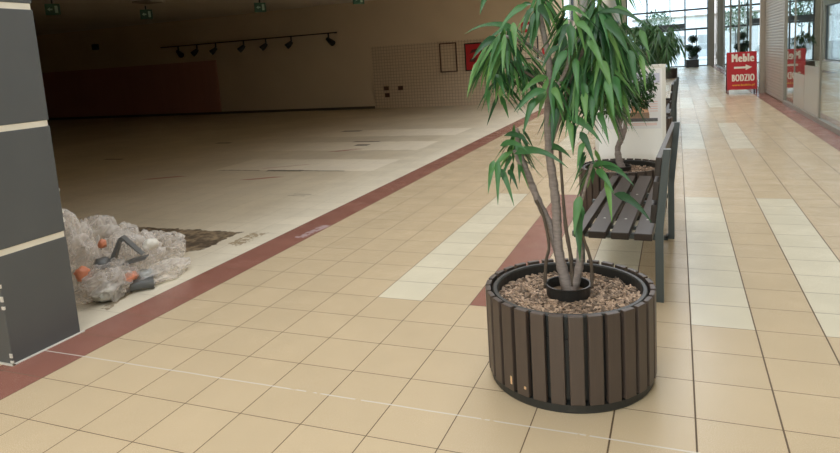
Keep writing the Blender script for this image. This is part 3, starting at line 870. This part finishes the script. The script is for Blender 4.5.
# ------------------------------------------------------------------ potted topiaries at the far facade
def topiary(loc, label):
    t = thing('potted_topiary', label, 'plant', loc, 0, 'ball topiaries by the entrance')
    MB().box(-.38, .38, -.25, .25, 0, .50).build('pot', M_BLACK, t, bevel=.02)
    MB().tube([(0, 0, .5), (.03, 0, .9), (-.02, 0, 1.3), (.02, 0, 1.75)], .025, 7).build('trunk', M_BARK2, t)
    r = random.Random(2)
    for cx, cz, rad in ((.04, 1.80, .27), (-.20, 1.24, .24), (.22, 1.14, .27), (.02, .86, .24)):
        mb = MB()
        for k in range(330):
            v = Vector((r.gauss(0, 1), r.gauss(0, 1), r.gauss(0, 1))).normalized() * rad * r.uniform(.75, 1)
            c = Vector((cx, 0, cz)) + Vector((v.x, v.y, v.z * .8))
            d = (v.normalized() + Vector((r.uniform(-.7, .7), r.uniform(-.7, .7), r.uniform(-.7, .7)))).normalized() * .09
            leaf(mb, c, c + d, .06, .01, Vector((r.uniform(-1, 1), r.uniform(-1, 1), 1)), 2)
        bmesh.ops.create_icosphere(mb.bm, subdivisions=2, radius=rad * .82, matrix=Matrix.Translation((cx, 0, cz)) @ Matrix.Diagonal((1, 1, .8, 1)))
        mb.build('leaf_ball', M_BALL, t)
    return t
topiary((.86, 42.3, 0), 'dark ball topiary in a black box pot by the glass entrance')

# ------------------------------------------------------------------ empty shop: fittings on its back wall
BW = BACK
t = thing('track_light', 'black track light rail with seven spots on the dark shop wall', 'lamp', (-15.1, BW, 2.735))
MB().box(-4.05, 3.95, -.17, -.14, -.02, .02).build('rail', M_BLACK, t)
for x in (-3.9, -1.3, 1.3, 3.8): MB().box(x - .02, x + .02, -.14, 0, -.015, .015).build('bracket', M_BLACK, t)
sx = [-18.27, -17.35, -16.45, -15.15, -14.15, -13.05, -11.50]
for i, x in enumerate(sx):
    x -= -15.1
    s = MB().tube([(x, -.155, -.02), (x, -.155, -.22)], .028, 8).build('spot_stem', M_BLACK, t)
    dx = .22 if i in (0, 6) else -.16
    MB().tube([(x - dx * .25, -.17, -.19), (x + dx * .5, -.22, -.30), (x + dx, -.27, -.37)], [.06, .10, .11], 12).build('spot_head', M_BLACK, s)
for (x, y), lab in zip(((-14.9, 9.3), (-14.85, 12.4), (-11.75, 13.8), (-8.75, 14.45)), ('leftmost green exit sign under the dark shop ceiling, nearest the pillar', 'second green exit sign from the pillar, above the red board', 'third green exit sign from the pillar, above the track light', 'rightmost green exit sign under the shop ceiling')):
    t = thing('exit_sign', lab, 'exit sign', (x, y, 3.33), .85, 'green exit signs under the shop ceiling')
    MB().box(-.17, .17, -.03, .03, 0, .28).build('housing', M_GREEN, t)
    MB().box(-.02, .02, -.02, .02, .28, SZ - 3.331).build('hanger', M_BLACK, t)
    # running figure, arrow and door of the pictogram
    m_ = MB(); q = -.034
    m_.prism([(.05, .05), (.12, .05), (.12, .23), (.05, .23)], q, -.0305)
    m_.prism([(-.12, .14), (-.06, .19), (-.06, .16), (.0, .16), (.0, .12), (-.06, .12), (-.06, .09)], q, -.0305)
    m_.build('pictogram', M_PALEGREEN, t)
tag(MB().box(-14.15, -13.55, 11.2, 11.8, SZ - .05, SZ - .002).build('ceiling_vent', M_COLUMN), 'square vent on the dark shop ceiling above the track light', 'vent')
tag(MB().box(-22.9, -22.6, BW - .12, BW - .002, 2.88, 3.12).build('wall_sensor', M_BLACK, bevel=.02), 'small dark sensor high on the wall above the red board', 'sensor')
def empty_frame(name, lab, x0, x1, z0, z1, e=.035, back=None, fm=None):
    t = thing(name, lab, 'picture frame', ((x0 + x1) / 2, BW - .032, z0), 0, 'frames on the shop back wall')
    w = (x1 - x0) / 2; h = z1 - z0
    MB().box(-w, -w + e, -.04, 0, 0, h).box(w - e, w, -.04, 0, 0, h).box(-w + e, w - e, -.04, 0, 0, e).box(-w + e, w - e, -.04, 0, h - e, h).build('frame', fm or M_DARKRED, t)
    if back:
        p_ = MB().box(-w + e, w - e, -.02, -.004, e, h - e).build('picture', back, t)
        return t, p_
    return t, None
M_BROWNFRAME = simple('brown_frame', (.10, .045, .03), .5)
empty_frame('wall_frame', 'thin empty brown frame on the small tiled wall', -7.40, -6.80, 1.13, 2.09, .035, None, M_BROWNFRAME)
t, p_ = empty_frame('framed_poster', 'red poster in a dark frame on the tiled wall, right of the empty frame', -6.52, -5.93, 1.13, 2.03, .035, M_RED, M_BLACK)
m_ = MB().prism([(-.14, .55), (.1, .62), (.17, .72), (-.05, .68)], -.026, -.0205).prism([(-.16, .30), (.02, .27), (.12, .42), (-.1, .40)], -.026, -.0205)
m_.build('print', M_DARKRED, p_)
empty_frame('wall_frame', 'thin empty black frame behind the ficus trunk', -4.68, -4.10, 1.40, 2.10, .03, None, M_BLACK)
o = MB().box(-4.62, -4.20, BW - .03, BW - .002, 2.24, 2.56).build('wall_sign', M_RED); tag(o, 'red sign with a white heart high on the tan wall', 'sign')
MB().prism([(-4.41 + .1 * a, 2.40 + .1 * b) for a, b in ((0, -1), (.95, 0), (.95, .6), (.5, .9), (0, .55), (-.5, .9), (-.95, .6), (-.95, 0))], BW - .036, BW - .031).build('heart', M_WHITE, o)
tag(MB().box(-3.98, -3.80, BW - .05, BW - .032, 1.50, 1.72).build('fire_button', M_RED, bevel=.01), 'small red box on the tiled wall near its right end', 'alarm')
for (x, z), lab in zip(((-9.44, .69), (-8.90, .68), (-9.42, .45)), ('dark open socket on the tiled wall, upper left of three', 'dark open socket on the tiled wall, right of three', 'dark open socket on the tiled wall, lowest of three')):
    t = thing('wall_socket', lab, 'socket', (x, BW - .031, z), 0, 'open sockets on the tiled wall')
    MB().box(-.09, .09, -.012, 0, -.07, .07).build('plate', M_BROWNFRAME, t); MB().lathe([(0, 0), (.045, 0), (.045, .012)], n=14).build('hole', M_BLACK, t).rotation_euler = (PI / 2, 0, 0)
    t.children[1].location = (0, -.0125, 0)

# ------------------------------------------------------------------ heap of packaging by the pillar
def crumple(name, lab, c, rad, seed, amp=.62, mat=M_FILM, cat='plastic film', sub=5, group=None):
    bm = bmesh.new(); bmesh.ops.create_icosphere(bm, subdivisions=sub, radius=1)
    off = Vector((seed * 3.1, seed * 1.7, 0))
    for v in bm.verts:
        n = v.co.normalized()
        a = noise.noise(n * 1.5 + off)
        b = 1 - abs(noise.noise(n * 2.6 + off * 1.3)) * 2
        d = 1 - abs(noise.noise(n * 6.0 + off * .7)) * 2
        e = 1 - abs(noise.noise(n * 13.0 + off * .4)) * 2
        k = 1 + amp * (.5 * a + .45 * b + .20 * d + .05 * e - .5)
        q = n * k
        v.co = Vector((q.x * rad[0], q.y * rad[1], max(q.z, -.72) * rad[2]))
    if mat is M_FILM:                       # loose folds standing off the bundle
        rf = random.Random(seed)
        for q in range(7):
            a0 = rf.uniform(0, 6.28); e0 = rf.uniform(.1, 1.2); da = rf.uniform(.5, 1.0); de = rf.uniform(.3, .6); N = 12; grid = []
            for i in range(N + 1):
                row = []
                for j in range(N + 1):
                    a = a0 + da * (i / N - .5); e = e0 + de * (j / N - .5)
                    n = Vector((math.cos(a) * math.cos(e), math.sin(a) * math.cos(e), math.sin(e)))
                    k = .86 + .16 * (j / N) + .12 * math.sin(i * 1.1 + q) + .10 * noise.noise(n * 5 + off)
                    row.append(bm.verts.new((n.x * k * rad[0], n.y * k * rad[1], max(n.z * k, -.6) * rad[2])))
                grid.append(row)
            for i in range(N):
                for j in range(N): bm.faces.new((grid[i][j], grid[i + 1][j], grid[i + 1][j + 1], grid[i][j + 1]))
    zmin = min(v.co.z for v in bm.verts)
    for v in bm.verts: v.co.z -= zmin
    me = bpy.data.meshes.new(name); bm.to_mesh(me); bm.free(); me.materials.append(mat)
    for p in me.polygons: p.use_smooth = True
    o = bpy.data.objects.new(name, me); COL.objects.link(o); o.location = c
    return tag(o, lab, cat, group)
GF = 'crumpled clear plastic in the heap'
for lab, c, r_, sd in (
    ('tallest crumpled bundle of clear plastic film, against the slate pillar', (-4.38, .50, .004), (.26, .27, .37), 1),
    ('low bundle of clear plastic film at the right end of the heap', (-4.16, 1.27, .004), (.20, .24, .16), 2),
    ('bundle of clear plastic film in the middle of the heap', (-4.07, .88, .004), (.21, .23, .23), 3),
    ('flat clear plastic film along the front edge of the heap', (-3.98, .58, .004), (.17, .24, .14), 5),
    ('bundle of clear plastic film at the back of the heap', (-4.48, .98, .004), (.24, .28, .27), 7),
    ('thin clear film trailing off the front right of the heap', (-3.87, .98, .004), (.12, .26, .07), 9)):
    crumple('plastic_film', lab, c, r_, sd, group=GF)
GB = 'bits in the packaging heap'
def wad(lab, c, rad, seed, mat, name='plastic_scrap', cat='scrap'):
    return crumple(name, lab, c, rad, seed, .5, mat, cat, 3, GB)
wad('orange plastic scrap low at the pillar side of the heap', (-4.06, .43, .17), (.05, .06, .06), 11, M_ORANGE)
wad('orange plastic scrap near the top of the heap', (-4.10, .66, .34), (.03, .03, .04), 12, M_ORANGE)
wad('orange plastic scrap low in the middle of the heap', (-3.86, .66, .10), (.05, .06, .04), 13, M_ORANGE)
wad('crushed grey cup in the middle of the heap', (-4.03, .58, .21), (.05, .06, .05), 14, M_GREYPLASTIC, 'crushed_cup', 'cup')
wad('crushed foil tray at the front corner of the heap by the pillar', (-3.94, .50, .01), (.09, .11, .07), 15, M_SILVER, 'foil_tray', 'tray')
wad('white paper wad at the top right of the heap', (-3.90, .93, .26), (.05, .07, .05), 16, M_WHITE, 'paper_wad', 'paper')
wad('pale grey plastic wad low at the front of the heap', (-3.86, .80, .05), (.06, .08, .05), 18, M_LIGHTGREY)
# bent dark corner profile
m_ = MB()
Mx = Matrix.Translation((-3.95, .72, .315)) @ Matrix.Rotation(.42, 4, 'Z') @ Matrix.Scale(.72, 4)
m_.prism([(-.17, -.13), (-.03, .13), (.0, .15), (.03, .12), (.19, -.06), (.185, -.07), (.02, .10), (-.02, .10), (-.10, -.09)], -.045, .045, Mx)
tag(m_.build('corner_profile', M_GREYPLASTIC), 'bent dark grey plastic profile sticking up from the heap', 'scrap', GB)
m_ = MB().tube([(-3.88, .66, .05), (-3.80, .76, .05), (-3.77, .79, .05)], [.038, .042, .048], 16)
tag(m_.build('plastic_cup', M_GREYPLASTIC, smooth=False), 'dark grey plastic cup lying at the front right of the heap', 'cup', GB)
m_ = MB().prism([(-.10, 0), (.11, .035), (.13, .06), (.0, .04)], -.03, .03, Matrix.Translation((-3.90, .72, .20)) @ Matrix.Rotation(.5, 4, 'Z'))
tag(m_.build('plastic_strip', M_GREYPLASTIC), 'short dark grey plastic strip across the middle of the heap', 'scrap', GB)

# ------------------------------------------------------------------ right-hand shop
tag(MB().box(GX - .010, GX - .007, 12.02, 13.29, .088, .80).build('window_film', M_FROST), 'lower pale frosted film on the shop glass, beside the roller shutter', 'window film', 'frosted films on the shop glass')
tag(MB().box(GX - .010, GX - .007, 10.60, 12.00, .088, 1.0).build('window_film', M_FROST), 'taller pale frosted film on the shop glass, farther from the shutter', 'window film', 'frosted films on the shop glass')
def table(loc, lab):
    t = thing('table', lab, 'table', loc)
    MB().box(-.7, .7, -.4, .4, .72, .76).build('tabletop', M_LIGHTWOOD, t, bevel=.005)
    for x in (-.64, .64):
        for y in (-.34, .34): MB().box(x - .025, x + .025, y - .025, y + .025, 0, .72).build('leg', M_WHITE, t)
    return t
table((4.2, 14.8, 0), 'pale wooden table inside the glass fronted shop')
t = thing('shelf_unit', 'pale wooden open shelf inside the glass fronted shop', 'shelf', (6.4, 17.6, 0))
for x in (-1.4, 1.36): MB().box(x, x + .04, -.25, .25, 0, 2.0).build('side_panel', M_LIGHTWOOD, t)
for z in (.08, .7, 1.3, 1.9): MB().box(-1.36, 1.36, -.25, .25, z, z + .04).build('shelf', M_LIGHTWOOD, t)

# ------------------------------------------------------------------ outside the entrance
slab('ground_outside', -90, 90, Y1 + .4, 170, -.25, -.02, M_ASPHALT)
def car(loc, rz, lab, mat):
    t = thing('car', lab, 'car', loc, rz)
    MB().prism([(-2.1, .30), (2.1, .30), (2.15, .62), (1.95, .82), (1.1, .92), (.55, 1.40), (-.95, 1.45), (-1.65, .95), (-2.1, .88), (-2.15, .5)], -.85, .85).build('body', mat, t, bevel=.03)
    MB().prism([(1.0, .94), (.52, 1.36), (-.9, 1.40), (-1.5, .96)], -.865, .865).build('side_window', M_LIGHTGREY, t)
    for x in (-1.3, 1.3):
        for y in (-.82, .82): MB().tube([(x, y - .1, .31), (x, y + .1, .31)], .31, 18).build('wheel', M_TYRE, t)
    return t
car((2.6, 62, -.02), .15, 'pale car parked outside the glass entrance', M_CAR)
car((-4.5, 66, -.02), -.1, 'grey car parked outside behind the ficus crowns', M_LIGHTGREY)
for i, (x, y, h, lab) in enumerate(((9.5, 78, 5.0, 'right hand leafy street tree outside the entrance'), (-2.2, 84, 6.0, 'leafy street tree outside, behind the entrance doors'), (-9, 80, 6.5, 'left hand leafy street tree outside the entrance'))):
    t = thing('street_tree', lab, 'tree', (x, y, -.02), 0, 'street trees outside'); r = random.Random(40 + i)
    MB().tube([(0, 0, 0), (.1, 0, h * .35), (0, 0, h * .7)], [.16, .12, .06], 8).build('trunk', M_BARK2, t)
    mb = MB()
    for k in range(700):
        v = Vector((r.gauss(0, 1), r.gauss(0, 1), r.gauss(0, 1))).normalized() * r.uniform(.5, 1)
        c = Vector((v.x * h * .33, v.y * h * .33, h * .68 + v.z * h * .32)); d = Vector((r.uniform(-1, 1), r.uniform(-1, 1), r.uniform(-1, 1))).normalized() * .4
        leaf(mb, c, c + d, .25, .02, Vector((r.uniform(-1, 1), r.uniform(-1, 1), 1)), 2)
    mb.build('foliage', M_LEAF3, t)
t = thing('building', 'pale building across the road outside the entrance', 'building', (8, 100, -.02))
MB().box(-14, 14, 0, 8, 0, 5.2).build('wall', M_BUILD, t); MB().box(-14.3, 14.3, -.3, 8.3, 5.2, 5.5).build('roof', M_COLUMN, t)
for k in range(7): MB().box(-12.6 + 3.7 * k, -10.6 + 3.7 * k, -.04, 0, 1.0, 2.6).build('window', M_LIGHTGREY, t)
t = thing('street_lamp', 'grey street lamp outside the glass entrance', 'lamp', (-.6, 58, -.02))
MB().tube([(0, 0, 0), (0, 0, 7.5)], [.07, .05], 8).build('pole', M_ALU, t); MB().box(-.9, .1, -.1, .1, 7.5, 7.62).build('lamp_head', M_ALU, t)

# ------------------------------------------------------------------ light
w = bpy.data.worlds.new('sky'); scene.world = w; w.use_nodes = True
bg = w.node_tree.nodes['Background']; bg.inputs[0].default_value = (.96, .98, 1.0, 1); bg.inputs[1].default_value = SKY_STRENGTH
def portal(loc, sx_, sy_, rot):
    l = bpy.data.lights.new('portal', 'AREA'); l.shape = 'RECTANGLE'; l.size = sx_; l.size_y = sy_; l.energy = 1
    l.cycles.is_portal = True
    o = bpy.data.objects.new('daylight_portal', l); COL.objects.link(o); o.location = loc; o.rotation_euler = rot
for a, b in SKY: portal(((SX0 + SX1) / 2, (a + b) / 2, CZ + .26), SX1 - SX0, b - a, (0, 0, 0))
portal((-.7, FY + .3, CZ / 2), 5.1, CZ, (-PI / 2, 0, 0))
portal(((FX - .6 + GX) / 2, Y0 - .3, CZ / 2), GX - FX + .6, CZ, (PI / 2, 0, 0))
for a, b, z0, z1 in holes: portal((FX - .26, (a + b) / 2, (z0 + z1) / 2), z1 - z0, b - a, (0, -PI / 2, 0))
for y in (-2, 5, 12):                      # lamps of the right-hand shop
    l = bpy.data.lights.new('shop_lamp', 'AREA'); l.shape = 'RECTANGLE'; l.size = 2.5; l.size_y = 4; l.energy = SHOP_W; l.color = (1, .93, .80)
    o = bpy.data.objects.new('shop_lamp', l); COL.objects.link(o); o.location = (5.5, y, 4.2)

# ------------------------------------------------------------------ camera
F = 636.714
cyaw, pitch, roll = .38849, .14444, -.06458
fwd = Vector((-math.sin(cyaw) * math.cos(pitch), math.cos(cyaw) * math.cos(pitch), -math.sin(pitch)))
right = Vector((math.cos(cyaw), math.sin(cyaw), 0)); up = right.cross(fwd)
r2 = right * math.cos(roll) + up * math.sin(roll); u2 = -right * math.sin(roll) + up * math.cos(roll)
cd = bpy.data.cameras.new('camera'); cam = bpy.data.objects.new('camera', cd); COL.objects.link(cam)
Mc = Matrix((r2, u2, -fwd)).transposed().to_4x4()
Mc.translation = Vector((-.19831 * T, -8.33849 * T, 4.814 * T))
cam.matrix_world = Mc
cd.sensor_fit = 'HORIZONTAL'; cd.sensor_width = 36; cd.lens = F / 840 * 36
cd.shift_y = -(226.5 - 152.833) / 840
cd.clip_start = .05; cd.clip_end = 400
scene.camera = cam
vs = scene.view_settings
vs.view_transform = 'Standard'; vs.look = 'None'; vs.gamma = 1; vs.use_curve_mapping = False; vs.exposure = EXPOSURE
scene.cycles.use_denoising = True
scene.cycles.max_bounces = 10; scene.cycles.diffuse_bounces = 6; scene.cycles.glossy_bounces = 5
scene.cycles.transparent_max_bounces = 24; scene.cycles.caustics_reflective = False; scene.cycles.caustics_refractive = False
scene.cycles.sample_clamp_indirect = 6
